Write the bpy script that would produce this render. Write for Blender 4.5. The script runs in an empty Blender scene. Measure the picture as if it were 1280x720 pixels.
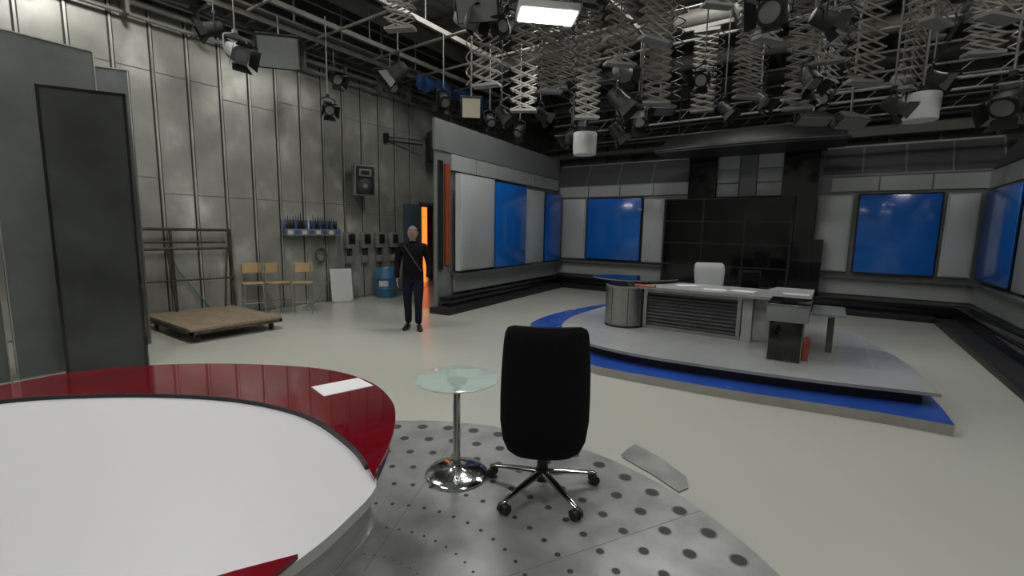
import bpy, bmesh, math, random
from mathutils import Vector, Matrix
random.seed(7)
sc = bpy.context.scene
try:
    sc.view_settings.view_transform = 'Standard'
except Exception: pass
RA = math.radians(34.806); CA, SA = math.cos(RA), math.sin(RA)
def T(x, y):                      # survey frame -> room aligned frame
    return (CA*x - SA*y, SA*x + CA*y)

# ------------------------------------------------------------------ materials
MATS = {}
def mat(name, col, rough=.5, metal=0., var=0., scale=3., col2=None, bump=0., spec=.5, coat=0., emis=None, estr=0., stretch=None, trans=0., detail=6., alpha=1.):
    if name in MATS: return MATS[name]
    m = bpy.data.materials.new(name); m.use_nodes = True
    nt = m.node_tree; b = nt.nodes["Principled BSDF"]
    b.inputs["Base Color"].default_value = (*col, 1); b.inputs["Roughness"].default_value = rough
    b.inputs["Metallic"].default_value = metal
    b.inputs["Specular IOR Level"].default_value = spec
    b.inputs["Coat Weight"].default_value = coat
    b.inputs["Transmission Weight"].default_value = trans
    b.inputs["Alpha"].default_value = alpha
    if emis: b.inputs["Emission Color"].default_value = (*emis, 1); b.inputs["Emission Strength"].default_value = estr
    tc = nt.nodes.new("ShaderNodeTexCoord"); mp = nt.nodes.new("ShaderNodeMapping")
    nt.links.new(tc.outputs["Object"], mp.inputs[0])
    if stretch: mp.inputs["Scale"].default_value = stretch
    nz = nt.nodes.new("ShaderNodeTexNoise"); nz.inputs["Scale"].default_value = scale; nz.inputs["Detail"].default_value = detail
    nt.links.new(mp.outputs[0], nz.inputs["Vector"])
    if var > 0 or col2:
        cr = nt.nodes.new("ShaderNodeValToRGB")
        c2 = col2 if col2 else tuple(min(1, c*(1+var)) for c in col)
        c1 = tuple(c*(1-var) for c in col) if not col2 else col
        cr.color_ramp.elements[0].position = .35; cr.color_ramp.elements[1].position = .68
        cr.color_ramp.elements[0].color = (*c1, 1); cr.color_ramp.elements[1].color = (*c2, 1)
        nt.links.new(nz.outputs["Fac"], cr.inputs[0]); nt.links.new(cr.outputs[0], b.inputs["Base Color"])
        mr = nt.nodes.new("ShaderNodeMapRange"); mr.inputs[3].default_value = max(0, rough*.8); mr.inputs[4].default_value = min(1, rough*1.25)
        nt.links.new(nz.outputs["Fac"], mr.inputs[0]); nt.links.new(mr.outputs[0], b.inputs["Roughness"])
    if bump > 0:
        bp = nt.nodes.new("ShaderNodeBump"); bp.inputs["Strength"].default_value = bump; bp.inputs["Distance"].default_value = .02
        nt.links.new(nz.outputs["Fac"], bp.inputs["Height"]); nt.links.new(bp.outputs[0], b.inputs["Normal"])
    MATS[name] = m; return m

def floor_material():
    m = bpy.data.materials.new("epoxy_floor"); m.use_nodes = True; nt = m.node_tree; b = nt.nodes["Principled BSDF"]
    tc = nt.nodes.new("ShaderNodeTexCoord")
    n1 = nt.nodes.new("ShaderNodeTexNoise"); n1.inputs["Scale"].default_value = .4; n1.inputs["Detail"].default_value = 2
    n3 = nt.nodes.new("ShaderNodeTexNoise"); n3.inputs["Scale"].default_value = 24; n3.inputs["Detail"].default_value = 3
    for n in (n1, n3): nt.links.new(tc.outputs["Object"], n.inputs["Vector"])
    r1 = nt.nodes.new("ShaderNodeValToRGB"); r1.color_ramp.elements[0].position = 0; r1.color_ramp.elements[1].position = 1
    r1.color_ramp.elements[0].color = (.385, .39, .34, 1); r1.color_ramp.elements[1].color = (.45, .455, .405, 1)
    nt.links.new(n1.outputs["Fac"], r1.inputs[0])
    r3 = nt.nodes.new("ShaderNodeValToRGB"); r3.color_ramp.elements[0].position = .20; r3.color_ramp.elements[1].position = .25
    r3.color_ramp.elements[0].color = (.7, .67, .62, 1); r3.color_ramp.elements[1].color = (1, 1, 1, 1)
    m2 = nt.nodes.new("ShaderNodeMixRGB"); m2.blend_type = 'MULTIPLY'; m2.inputs[0].default_value = .5
    nt.links.new(n3.outputs["Fac"], r3.inputs[0]); nt.links.new(r1.outputs[0], m2.inputs[1]); nt.links.new(r3.outputs[0], m2.inputs[2])
    nt.links.new(m2.outputs[0], b.inputs["Base Color"])
    b.inputs["Roughness"].default_value = .26
    b.inputs["Specular IOR Level"].default_value = .55
    return m

def wall_material():
    m = bpy.data.materials.new("grey_metallic_wall_panels"); m.use_nodes = True; nt = m.node_tree; b = nt.nodes["Principled BSDF"]
    tc = nt.nodes.new("ShaderNodeTexCoord")
    mp = nt.nodes.new("ShaderNodeMapping"); mp.inputs["Scale"].default_value = (1, 1, .8); nt.links.new(tc.outputs["Object"], mp.inputs[0])
    n1 = nt.nodes.new("ShaderNodeTexNoise"); n1.inputs["Scale"].default_value = 1.6; n1.inputs["Detail"].default_value = 5; n1.inputs["Roughness"].default_value = .5
    n2 = nt.nodes.new("ShaderNodeTexNoise"); n2.inputs["Scale"].default_value = .7; n2.inputs["Detail"].default_value = 3
    nt.links.new(mp.outputs[0], n1.inputs["Vector"]); nt.links.new(tc.outputs["Object"], n2.inputs["Vector"])
    r1 = nt.nodes.new("ShaderNodeValToRGB"); e = r1.color_ramp.elements
    e[0].position = .28; e[0].color = (.28, .28, .245, 1); e[1].position = .74; e[1].color = (.62, .62, .57, 1)
    x = e.new(.54); x.color = (.37, .37, .33, 1)
    nt.links.new(n1.outputs["Fac"], r1.inputs[0])
    r2 = nt.nodes.new("ShaderNodeValToRGB"); r2.color_ramp.elements[0].position = .35; r2.color_ramp.elements[1].position = .65
    r2.color_ramp.elements[0].color = (.88, .88, .88, 1); r2.color_ramp.elements[1].color = (1.1, 1.1, 1.09, 1)
    nt.links.new(n2.outputs["Fac"], r2.inputs[0])
    mx = nt.nodes.new("ShaderNodeMixRGB"); mx.blend_type = 'MULTIPLY'; mx.inputs[0].default_value = 1
    nt.links.new(r1.outputs[0], mx.inputs[1]); nt.links.new(r2.outputs[0], mx.inputs[2]); nt.links.new(mx.outputs[0], b.inputs["Base Color"])
    b.inputs["Roughness"].default_value = .36; b.inputs["Metallic"].default_value = .35
    bp = nt.nodes.new("ShaderNodeBump"); bp.inputs["Strength"].default_value = .15; bp.inputs["Distance"].default_value = .02
    nt.links.new(n1.outputs["Fac"], bp.inputs["Height"]); nt.links.new(bp.outputs[0], b.inputs["Normal"])
    return m

FLOOR = floor_material(); CONC = wall_material()
BLACK = mat("black_paint", (.012, .012, .012), .45, var=.3)
BLACKM = mat("black_metal_housing", (.014, .014, .014), .55, .0, var=.2, spec=.3)
BLACKG = mat("black_gloss", (.008, .008, .009), .1, coat=.3)
SCREEN = mat("black_screen_glass", (.005, .005, .006), .07)
BEZEL = mat("screen_bezel", (.028, .028, .026), .4)
FABRIC = mat("black_chair_fabric", (.007, .007, .008), .9, bump=.25, scale=60, var=.25, spec=.15)
CHROME = mat("chrome", (.62, .62, .6), .12, 1.)
STEEL = mat("brushed_steel", (.42, .42, .4), .32, 1., var=.12, scale=8, stretch=(1, 1, 12))
ALU = mat("aluminium_trim", (.40, .40, .38), .4, .8, var=.1)
WHITE = mat("white_laminate", (.62, .62, .64), .42)
WTILE = mat("white_set_panel", (.43, .45, .45), .3, var=.06, scale=.8)
GTILE = mat("light_grey_set_tile", (.33, .345, .33), .4, var=.08, scale=.8)
GREY = mat("grey_set_laminate", (.18, .19, .19), .35, var=.1, scale=.7)
DGREY = mat("dark_grey_set_laminate", (.085, .09, .09), .35, var=.1, scale=.7)
DTOP = mat("desk_top_laminate", (.40, .41, .415), .3, var=.04, scale=1)
BLUE = mat("blue_acrylic", (.008, .135, .54), .16, var=.10, scale=1.2, coat=.25)
BLUEP = mat("blue_stage_laminate", (.018, .07, .34), .25, var=.12, scale=2)
REDG = mat("red_glass", (.15, .004, .010), .06, coat=.5, var=.25, scale=1.5)
PLATFORM = mat("platform_laminate", (.33, .34, .335), .2, var=.08, scale=.9)
PLATE = mat("scuffed_steel_plate", (.33, .335, .325), .34, .4, var=.2, scale=4, bump=.03, detail=10)
RUBBER = mat("dark_rubber", (.03, .03, .028), .55, var=.2)
WOOD = mat("plywood", (.24, .18, .115), .6, var=.25, scale=3, stretch=(1, 8, 1))
WOODC = mat("beech_veneer", (.45, .31, .15), .4, var=.15, scale=4)
RUST = mat("rusty_steel_tube", (.085, .06, .048), .6, .4, var=.4, scale=9)
ORANGE = mat("orange_laminate", (.34, .062, .018), .4, var=.1)
ORGLOW = mat("orange_light_panel", (1, .2, .02), .5, emis=(1, .18, .02), estr=2.0)
PAPER = mat("paper", (.78, .78, .78), .7)
SMOKE = mat("smoked_panel", (.055, .06, .056), .2, var=.3, scale=1.1)
FROST = mat("frosted_grey_panel", (.115, .124, .118), .25, var=.25, scale=1.1)
PANTO = mat("pantograph_steel", (.22, .212, .185), .5, .1, var=.3)
CEILM = mat("dark_ceiling_metal", (.28, .275, .24), .6, var=.25, scale=2)
BACKW = mat("grey_back_cladding", (.19, .188, .165), .6, var=.2, scale=1.5)
BEAM = mat("ceiling_beam_paint", (.15, .148, .128), .5, var=.2)
UPW = mat("dark_upper_wall", (.12, .12, .105), .7, var=.25, scale=1.5)  # darker tone for the upper part of the left wall
PIPE = mat("grey_pipe", (.27, .265, .24), .4, .3, var=.15)
SEAM = mat("wall_seam_strip", (.46, .455, .41), .35, .4, var=.15)
WPLAST = mat("white_plastic", (.56, .56, .55), .4)
GPLAST = mat("grey_plastic", (.19, .19, .18), .5)
BARREL = mat("blue_barrel_plastic", (.04, .16, .28), .4, var=.2)
BTARP = mat("blue_tarpaulin", (.03, .09, .28), .6, var=.3)
HOSE = mat("green_hose", (.10, .24, .16), .5)
BEIGE = mat("beige_duct", (.38, .37, .31), .5, var=.1)
LENS = mat("lamp_lens", (.18, .18, .17), .12, coat=.6)
LAMPON = mat("fluorescent_glow", (1, 1, 1), .5, emis=(1, .99, .95), estr=18)
LAMPDIM = mat("warm_lens_glow", (.5, .47, .38), .4, emis=(1, .85, .55), estr=.08)
DOORM = mat("blue_grey_door_paint", (.05, .085, .11), .45, var=.1)
SKIN = mat("skin", (.36, .21, .155), .55)
JACKET = mat("black_jacket_cloth", (.007, .007, .008), .9, var=.3, scale=20, bump=.1, spec=.1)
JEANS = mat("dark_navy_denim", (.010, .013, .024), .9, var=.3, scale=30, spec=.15)
HAIR = mat("grey_hair", (.16, .158, .15), .8, var=.35, scale=60, spec=.2)
EYEW = mat("eye_white", (.7, .7, .68), .3); LIP = mat("lips", (.28, .12, .10), .5)
GLASSM = mat("greenish_table_glass", (.50, .66, .60), .05, alpha=.42, coat=.3)

# ------------------------------------------------------------------ builder
class B:
    def __init__(s, name): s.name = name; s.bm = bmesh.new(); s.mats = []
    def mi(s, m):
        if m not in s.mats: s.mats.append(m)
        return s.mats.index(m)
    def _fin(s, faces, m, smooth=False):
        i = s.mi(m)
        for f in faces: f.material_index = i; f.smooth = smooth
    def box(s, c, d, m, rz=0, bevel=0, rx=0, ry=0):
        r = bmesh.ops.create_cube(s.bm, size=1)
        vs = r['verts']; fs = set(f for v in vs for f in v.link_faces)
        bmesh.ops.scale(s.bm, vec=d, verts=vs)
        s._fin(fs, m)
        M = Matrix.Translation(c) @ Matrix.Rotation(rz, 4, 'Z') @ Matrix.Rotation(ry, 4, 'Y') @ Matrix.Rotation(rx, 4, 'X')
        bmesh.ops.transform(s.bm, matrix=M, verts=vs)
        if bevel > 0:
            es = list(set(e for v in vs for e in v.link_edges))
            bmesh.ops.bevel(s.bm, geom=es, offset=bevel, segments=2, affect='EDGES', profile=.5, clamp_overlap=True)
    def bb(s, x0, x1, y0, y1, z0, z1, m, bevel=0):
        s.box(((x0+x1)/2, (y0+y1)/2, (z0+z1)/2), (abs(x1-x0), abs(y1-y0), abs(z1-z0)), m, bevel=bevel)
    def seg(s, p0, p1, z0, z1, t, m, off=0., bevel=0):   # upright slab between plan points
        dx, dy = p1[0]-p0[0], p1[1]-p0[1]; L = math.hypot(dx, dy); a = math.atan2(dy, dx)
        nx, ny = dy/L, -dx/L
        s.box(((p0[0]+p1[0])/2+nx*off, (p0[1]+p1[1])/2+ny*off, (z0+z1)/2), (L, t, z1-z0), m, rz=a, bevel=bevel)
    def cyl(s, p0, p1, r0, m, r1=None, n=20, caps=True):
        p0 = Vector(p0); p1 = Vector(p1); r1 = r0 if r1 is None else r1
        d = p1-p0; L = d.length
        r = bmesh.ops.create_cone(s.bm, cap_ends=caps, cap_tris=False, segments=n, radius1=max(r0, 1e-5), radius2=max(r1, 1e-5), depth=L)
        vs = r['verts']; fs = set(f for v in vs for f in v.link_faces); s._fin(fs, m, True)
        q = d.to_track_quat('Z', 'Y').to_matrix().to_4x4()
        bmesh.ops.transform(s.bm, matrix=Matrix.Translation((p0+p1)/2) @ q, verts=vs)
    def tube(s, pts, r, m, n=8):
        for a, b in zip(pts[:-1], pts[1:]): s.cyl(a, b, r, m, n=n)
    def ball(s, c, rad, m, u=20, v=12, fn=None):
        r = bmesh.ops.create_uvsphere(s.bm, u_segments=u, v_segments=v, radius=1)
        vs = r['verts']; fs = set(f for q in vs for f in q.link_faces); s._fin(fs, m, True)
        for q in vs:
            p = Vector((q.co.x*rad[0], q.co.y*rad[1], q.co.z*rad[2]))
            if fn: p = fn(p)
            q.co = p+Vector(c)
    def prism(s, pts, z0, z1, mt, ms=None):
        ms = ms or mt
        a = sum(pts[i][0]*pts[(i+1) % len(pts)][1]-pts[(i+1) % len(pts)][0]*pts[i][1] for i in range(len(pts)))
        if a < 0: pts = pts[::-1]
        lo = [s.bm.verts.new((x, y, z0)) for x, y in pts]; hi = [s.bm.verts.new((x, y, z1)) for x, y in pts]
        n = len(pts); f1 = s.bm.faces.new(hi); f2 = s.bm.faces.new(lo[::-1])
        s._fin([f1, f2], mt)
        side = [s.bm.faces.new((lo[i], lo[(i+1) % n], hi[(i+1) % n], hi[i])) for i in range(n)]
        s._fin(side, ms, True)
        bmesh.ops.triangulate(s.bm, faces=[f1, f2])
    def disc(s, pts, c, z0, z1, mt, ms):     # star-shaped slab, fan triangulated from centre c
        a = sum(pts[i][0]*pts[(i+1) % len(pts)][1]-pts[(i+1) % len(pts)][0]*pts[i][1] for i in range(len(pts)))
        if a < 0: pts = pts[::-1]
        n = len(pts); V = s.bm.verts.new
        ht = [V((x, y, z1)) for x, y in pts]; c1 = V((c[0], c[1], z1)); hs = [V((x, y, z1)) for x, y in pts]
        lt = [V((x, y, z0)) for x, y in pts]; c0 = V((c[0], c[1], z0))
        s._fin([s.bm.faces.new((c1, ht[i], ht[(i+1) % n])) for i in range(n)], mt)
        s._fin([s.bm.faces.new((c0, lt[(i+1) % n], lt[i])) for i in range(n)], ms)
        s._fin([s.bm.faces.new((lt[i], lt[(i+1) % n], hs[(i+1) % n], hs[i])) for i in range(n)], ms, True)
    def strip(s, A, C, z0, z1, m):     # ribbon slab between two equal-length polylines
        rings = [[(a[0], a[1], z0), (a[0], a[1], z1), (c[0], c[1], z1), (c[0], c[1], z0)] for a, c in zip(A, C)]
        s.loft(rings, m, smooth=False)
    def loft(s, rings, m, cap=True, smooth=True):
        rv = [[s.bm.verts.new(p) for p in r] for r in rings]; n = len(rings[0]); fs = []
        for a, b in zip(rv[:-1], rv[1:]):
            for i in range(n): fs.append(s.bm.faces.new((a[i], a[(i+1) % n], b[(i+1) % n], b[i])))
        if cap: fs.append(s.bm.faces.new(rv[0][::-1])); fs.append(s.bm.faces.new(rv[-1]))
        s._fin(fs, m, smooth)
    def skin(s, verts, edges, rad, mfn, root=0, sub=2):
        me = bpy.data.meshes.new("tmp"); me.from_pydata(verts, edges, []); ob = bpy.data.objects.new("tmp", me)
        bpy.context.collection.objects.link(ob); ob.modifiers.new("s", 'SKIN')
        for i, r in enumerate(rad):
            sv = me.skin_vertices[0].data[i]; sv.radius = r if isinstance(r, tuple) else (r, r); sv.use_root = (i == root)
        sb = ob.modifiers.new("b", 'SUBSURF'); sb.levels = sub; sb.render_levels = sub
        bpy.context.view_layer.update(); dg = bpy.context.evaluated_depsgraph_get()
        ev = ob.evaluated_get(dg); em = bpy.data.meshes.new_from_object(ev)
        k = len(s.bm.faces); s.bm.from_mesh(em); s.bm.faces.ensure_lookup_table()
        for f in s.bm.faces[k:]: f.material_index = s.mi(mfn(f.calc_center_median())); f.smooth = True
        bpy.data.objects.remove(ob); bpy.data.meshes.remove(me); bpy.data.meshes.remove(em)
    def done(s, loc=(0, 0, 0), rz=0, rx=0, ry=0, smooth=35, parent=None, recalc=True):
        if recalc: bmesh.ops.recalc_face_normals(s.bm, faces=s.bm.faces)
        me = bpy.data.meshes.new(s.name); s.bm.to_mesh(me); s.bm.free()
        for m in s.mats: me.materials.append(m)
        try: me.set_sharp_from_angle(angle=math.radians(smooth))
        except Exception: pass
        ob = bpy.data.objects.new(s.name, me); bpy.context.collection.objects.link(ob)
        ob.location = loc; ob.rotation_euler = (rx, ry, rz)
        if parent: ob.parent = parent
        return ob
def P(X, Y, z=0): x, y = T(X, Y); return (x, y, z)
def catmull(pts, closed=True, n=6):
    out = []; N = len(pts); R = range(N) if closed else range(N-1)
    for i in R:
        g = (lambda k: pts[k % N]) if closed else (lambda k: pts[max(0, min(N-1, k))])
        p0, p1, p2, p3 = g(i-1), g(i), g(i+1), g(i+2)
        for j in range(n):
            t = j/n
            out.append(tuple(.5*((2*p1[a])+(-p0[a]+p2[a])*t+(2*p0[a]-5*p1[a]+4*p2[a]-p3[a])*t*t+(-p0[a]+3*p1[a]-3*p2[a]+p3[a])*t**3) for a in (0, 1)))
    if not closed: out.append(tuple(pts[-1]))
    return out
def resample(pts, n):
    d = [0]
    for a, b_ in zip(pts[:-1], pts[1:]): d.append(d[-1]+math.hypot(b_[0]-a[0], b_[1]-a[1]))
    out = []; j = 0
    for i in range(n):
        t = d[-1]*i/(n-1)
        while j < len(d)-2 and d[j+1] < t: j += 1
        k = 0 if d[j+1] == d[j] else (t-d[j])/(d[j+1]-d[j]); k = max(0, min(1, k))
        out.append((pts[j][0]+(pts[j+1][0]-pts[j][0])*k, pts[j][1]+(pts[j+1][1]-pts[j][1])*k))
    return out

# ------------------------------------------------------------------ room shell
XL, XR, YB, YF, ZC = -9.32, 8.0, 16.0, -5.0, 6.6
b = B("floor"); b.bb(XL-3, XR, YF, YB, -.1, 0, FLOOR); b.done()
b = B("ceiling"); b.bb(XL-.2, XR, YF, YB, ZC, ZC+.1, CEILM)
x = XL
while x < XR:
    b.bb(x, x+.14, YF, YB, ZC-.05, ZC, CEILM); x += .35
b.done()
b = B("wall_left")
ZU = 5.2
b.bb(XL-.2, XL, YF, 8.91, 0, ZU, CONC); b.bb(XL-.2, XL, 9.61, YB, 0, ZU, CONC); b.bb(XL-.2, XL, 8.91, 9.61, 2.35, ZU, CONC); b.bb(XL-.2, XL, YF, YB, ZU, ZC, UPW)
b.done()
b = B("trim_1")
y = 5.04-.505*18
while y < 12:
    if not (8.8 < y < 9.7):
        b.bb(XL, XL+.03, y-.014, y+.014, 0, ZU, SEAM); b.bb(XL, XL+.010, y-.034, y+.034, 0, ZU, RUBBER)
    y += .505
b.done()
b = B("trim_2")
for z in (.02, 2.2, 4.15):
    y0 = -4.
    while y0 < 8.5:
        zz = z+random.choice((0, 0, .25, -.2)) if z > 1 else z
        b.bb(XL, XL+.006, y0, y0+1.0, zz, zz+.016, GPLAST); y0 += 1.01
b.done()
b = B("wall_back"); b.bb(XL-.2, XR, YB, YB+.2, 0, ZC, BACKW); b.done()
b = B("wall_right"); b.bb(XR, XR+.2, YF, YB, 0, ZC, CONC); b.done()
b = B("wall_front"); b.bb(XL-.2, XR, YF-.2, YF, 0, ZC, CONC); b.done()
b = B("wall_corridor"); b.bb(-11.3, -11.1, 7.5, 12, 0, 3, DGREY); b.bb(-11.3, -9.52, 11.8, 12, 0, 3, DGREY); b.bb(-11.3, -9.52, 7.5, 7.6, 0, 3, DGREY)
b.bb(-11.3, -9.52, 7.5, 12, 2.9, 3, DGREY); b.done()
b = B("orange_light_panel"); b.bb(-10.6, -10.55, 10.16, 10.40, 0.0, 2.35, ORGLOW); b.bb(-10.62, -10.54, 10.11, 10.16, 0, 2.4, BLACK); b.bb(-10.62, -10.54, 10.40, 10.45, 0, 2.4, BLACK); b.done()
b = B("door_1"); b.bb(XL+.035, XL+.08, 8.30, 8.88, .02, 2.33, DOORM, bevel=.006); b.cyl((XL+.08, 8.36, 1.05), (XL+.14, 8.36, 1.05), .012, CHROME); b.cyl((XL+.13, 8.36, 1.05), (XL+.13, 8.48, 1.05), .012, CHROME)
for yy in (8.89, 9.61): b.bb(XL+.001, XL+.05, yy-.03, yy+.03, 0, 2.38, DOORM)
b.bb(XL+.001, XL+.05, 8.86, 9.64, 2.33, 2.4, DOORM); b.done()

# ------------------------------------------------------------------ left wall equipment
b = B("wall_pipe_run")
for z, r, d in ((4.9, .03, .12), (5.08, .045, .16), (5.22, .03, .2), (5.5, .06, .25), (5.72, .03, .12)):
    b.cyl((XL+d, YF, z), (XL+d, 12.5, z), r, PIPE, n=12)
for i in range(18): b.bb(XL, XL+.3, -4+i*.95, -3.95+i*.95, 4.85, 5.8, BEAM)
b.done()
b = B("cable_tray")
for d in (.38, .72): b.bb(XL+d, XL+d+.03, YF+.05, 12, 5.26, 5.36, BEAM)
for i in range(48): b.bb(XL+.38, XL+.74, -4.5+i*.34, -4.46+i*.34, 5.27, 5.3, BEAM)
for k in range(5): b.cyl((XL+.43+k*.06, YF+.05, 5.32), (XL+.43+k*.06, 12, 5.32), .022, RUBBER, n=8)
for i in range(9): b.bb(XL+.3, XL+.74, -4+i*1.9, -3.95+i*1.9, 5.22, 5.26, BEAM)
b.done()
b = B("gallery_railing")
for z in (5.9, 6.2, 6.45): b.cyl((XL+.85, 2, z), (XL+.85, 14, z), .022, PIPE, n=8)
for i in range(13): b.cyl((XL+.85, 2+i, 5.4), (XL+.85, 2+i, 6.45), .02, PIPE, n=8)
b.bb(XL+.3, XL+.9, 2, 14, 5.38, 5.42, BEAM)
b.done()
b = B("blue_tarpaulin_bundle")
N_ = 40; R = []
for i in range(N_+1):
    y = 7.9+i*.065; w0 = .05+.02*math.sin(i*1.3); hh = .16+.05*math.sin(i*.55)+.03*math.sin(i*1.9)
    R.append([(XL+1.02+w0*math.cos(a)*(1+.3*math.sin(i*.9+a*2)), y, 5.16+hh*math.sin(a)-.04*math.sin(i*.4)) for a in [k*math.pi/6 for k in range(12)]])
b.loft(R, BTARP); b.done()
# loudspeakers
def speaker(name, loc, rz, w, h, d, body, tilt=0):
    b = B(name)
    b.box((0, 0, 0), (w, d, h), body, bevel=.02)
    b.box((0, -d/2-.004, 0), (w*.88, .012, h*.92), BLACKM, bevel=.004)
    b.cyl((0, -d/2-.012, -h*.18), (0, -d/2-.03, -h*.18), w*.36, RUBBER, r1=w*.30, n=28)
    b.cyl((0, -d/2-.02, -h*.18), (0, -d/2-.035, -h*.18), w*.12, GPLAST, n=20)
    b.box((0, -d/2-.015, h*.25), (w*.6, .03, h*.24), body, bevel=.01)
    b.box((0, -d/2-.031, h*.25), (w*.4, .01, h*.13), BLACK)
    b.box((0, d/2+.06, 0), (.08, .14, .08), BLACKM); b.box((0, d/2+.13, 0), (.2, .02, .3), BLACKM)
    return b.done(loc, rz, rx=tilt)
speaker("wall_loudspeaker", (XL+.40, 6.78, 2.76), math.radians(65), .46, .68, .38, GPLAST, tilt=.08)
speaker("wall_loudspeaker", (XL+.45, 9.15, 3.85), math.radians(60), .5, .78, .4, BLACKM)
b = B("wall_bracket_arm"); b.cyl((XL, 7.75, 3.85), (XL+.35, 8.7, 3.85), .02, BLACKM, n=10); b.cyl((XL, 7.75, 3.95), (XL+.35, 8.7, 3.95), .012, BLACKM, n=8); b.box((XL+.05, 7.75, 3.9), (.1, .1, .22), BLACKM); b.done()
# tool rack
b = B("tool_rack")
b.bb(XL+.03, XL+.05, 5.02, 6.3, 1.52, 1.82, GPLAST); b.bb(XL+.03, XL+.22, 5.02, 6.3, 1.5, 1.53, GPLAST); b.bb(XL+.19, XL+.21, 5.02, 6.3, 1.5, 1.64, GPLAST)
cols = [BTARP, BLACK, BTARP, BLACK, WPLAST, BLACK, ORANGE, BTARP, RUBBER]
for i in range(22):
    y = 5.07+i*.056; h = random.uniform(.28, .46); c = cols[random.randrange(9)]
    b.cyl((XL+.1, y, 1.53), (XL+.1, y+random.uniform(-.02, .02), 1.53+h*.6), .02, c, n=10); b.cyl((XL+.1, y, 1.53+h*.6), (XL+.1, y, 1.53+h), .012, c, r1=.006, n=8)
for i in range(8): b.bb(XL+.212, XL+.22, 5.06+i*.155, 5.16+i*.155, 1.53, 1.61, BTARP if i % 2 else WPLAST)
b.done()
for i, y in enumerate((6.6, 7.04, 7.47, 7.9)):
    b = B("electrical_switch_box")
    b.bb(XL, XL+.16, y-.12, y+.12, 1.2, 1.58, GPLAST, bevel=.012); b.bb(XL+.16, XL+.175, y-.09, y+.09, 1.3, 1.54, BLACKM, bevel=.004)
    b.cyl((XL+.175, y, 1.42), (XL+.21, y, 1.42), .035, BLACK, n=14); b.cyl((XL+.06, y-.04, 1.2), (XL+.06, y-.04, .9), .022, BLACK, n=8); b.cyl((XL+.06, y+.05, 1.2), (XL+.06, y+.05, .86), .03, RUBBER, n=8)
    b.bb(XL+.01, XL+.11, y-.09, y+.09, .84, 1.02, GPLAST, bevel=.01)
    b.done()
b = B("coiled_cable")
for k in range(4):
    r = .10+k*.013; pts = [(XL+.05+k*.015, 5.86+r*math.cos(a*math.pi/12), 1.06+r*1.15*math.sin(a*math.pi/12)) for a in range(25)]
    b.tube(pts, .009, RUBBER if k % 2 else PIPE, 6)
b.cyl((XL, 5.86, 1.16), (XL+.13, 5.86, 1.17), .012, CHROME, n=8); b.done()
b = B("garden_hose")
pts = [(XL+.05, 6.38, 1.5), (XL+.06, 6.33, 1.0), (XL+.1, 6.05, .55), (XL+.2, 5.8, .3), (XL+.35, 5.5, .08), (XL+.4, 5.2, .012)]
b.tube(pts, .012, HOSE, 8); b.done()
b = B("garden_hose")
pts = [(XL+.05, 3.0, 1.45), (XL+.06, 3.15, .9), (XL+.06, 3.4, .5), (XL+.06, 3.6, .2), (XL+.06, 3.8, .012), (XL+.06, 5.2, .012)]
b.tube(pts, .010, HOSE, 8); b.done()
# barrel
b = B("plastic_barrel")
prof = [(0, .235), (.03, .255), (.2, .262), (.22, .275), (.24, .262), (.46, .262), (.48, .275), (.5, .262), (.68, .255), (.72, .235), (.72, .21), (.70, .2)]
b.loft([[(r*math.cos(a*math.pi/14), r*math.sin(a*math.pi/14), z) for a in range(28)] for z, r in prof], BARREL)
b.cyl((0, 0, .70), (0, 0, .725), .06, WPLAST, n=16); b.bb(-.1, .12, -.272, -.262, .28, .42, WPLAST)
b.done((-8.93, 7.4, 0), RA)
# leaning board
b = B("leaning_white_board"); b.box((0, 0, .38), (.46, .03, .76), WHITE, bevel=.004); b.box((0, -.018, .38), (.40, .006, .70), WPLAST)
for sx in (-1, 1): b.box((sx*.2, 0, .02), (.03, .06, .04), ALU)
b.done(P(-3.83, 10.2, .005), math.radians(68), rx=math.radians(-12))

# stools
def se(w, d, z, n=28, p=.45, cy=0): return [(w*math.copysign(abs(math.cos(a))**p, math.cos(a)), cy+d*math.copysign(abs(math.sin(a))**p, math.sin(a)), z) for a in [i*2*math.pi/n for i in range(n)]]
def chair_wood(loc, rz, h=.60):
    b = B("wooden_chair")
    for sx in (-1, 1):
        b.tube([(sx*.17, -.18, 0), (sx*.15, -.14, h)], .012, PIPE, 8); b.tube([(sx*.17, .18, 0), (sx*.15, .14, h), (sx*.145, .17, h+.36)], .012, PIPE, 8)
        b.cyl((sx*.165, -.16, .2), (sx*.165, .16, .2), .008, PIPE, n=8)
    b.cyl((-.165, -.16, .24), (.165, -.16, .24), .009, PIPE, n=8); b.cyl((-.165, .16, .24), (.165, .16, .24), .009, PIPE, n=8)
    b.cyl((-.15, -.14, h-.02), (.15, -.14, h-.02), .01, PIPE, n=8)
    b.loft([se(.175, .165, h-.005, 24, .5), se(.185, .175, h+.003, 24, .5), se(.185, .175, h+.014, 24, .5), se(.175, .165, h+.02, 24, .5)], WOODC)
    fr = []
    for z in (h+.19, h+.20, h+.37, h+.38):
        k = .94 if z in (h+.19, h+.38) else 1
        fr.append([(k*x, .185-.35*x*x+d, z) for x, d in [(-.18, 0), (-.09, 0), (0, 0), (.09, 0), (.18, 0), (.18, .014), (.09, .014), (0, .014), (-.09, .014), (-.18, .014)]])
    b.loft(fr, WOODC)
    b.done(loc, rz)
chair_wood((-8.96, 4.24, 0), math.radians(75)); chair_wood((-8.72, 4.60, 0), math.radians(100)); chair_wood((-8.42, 4.92, 0), math.radians(55))

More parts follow.
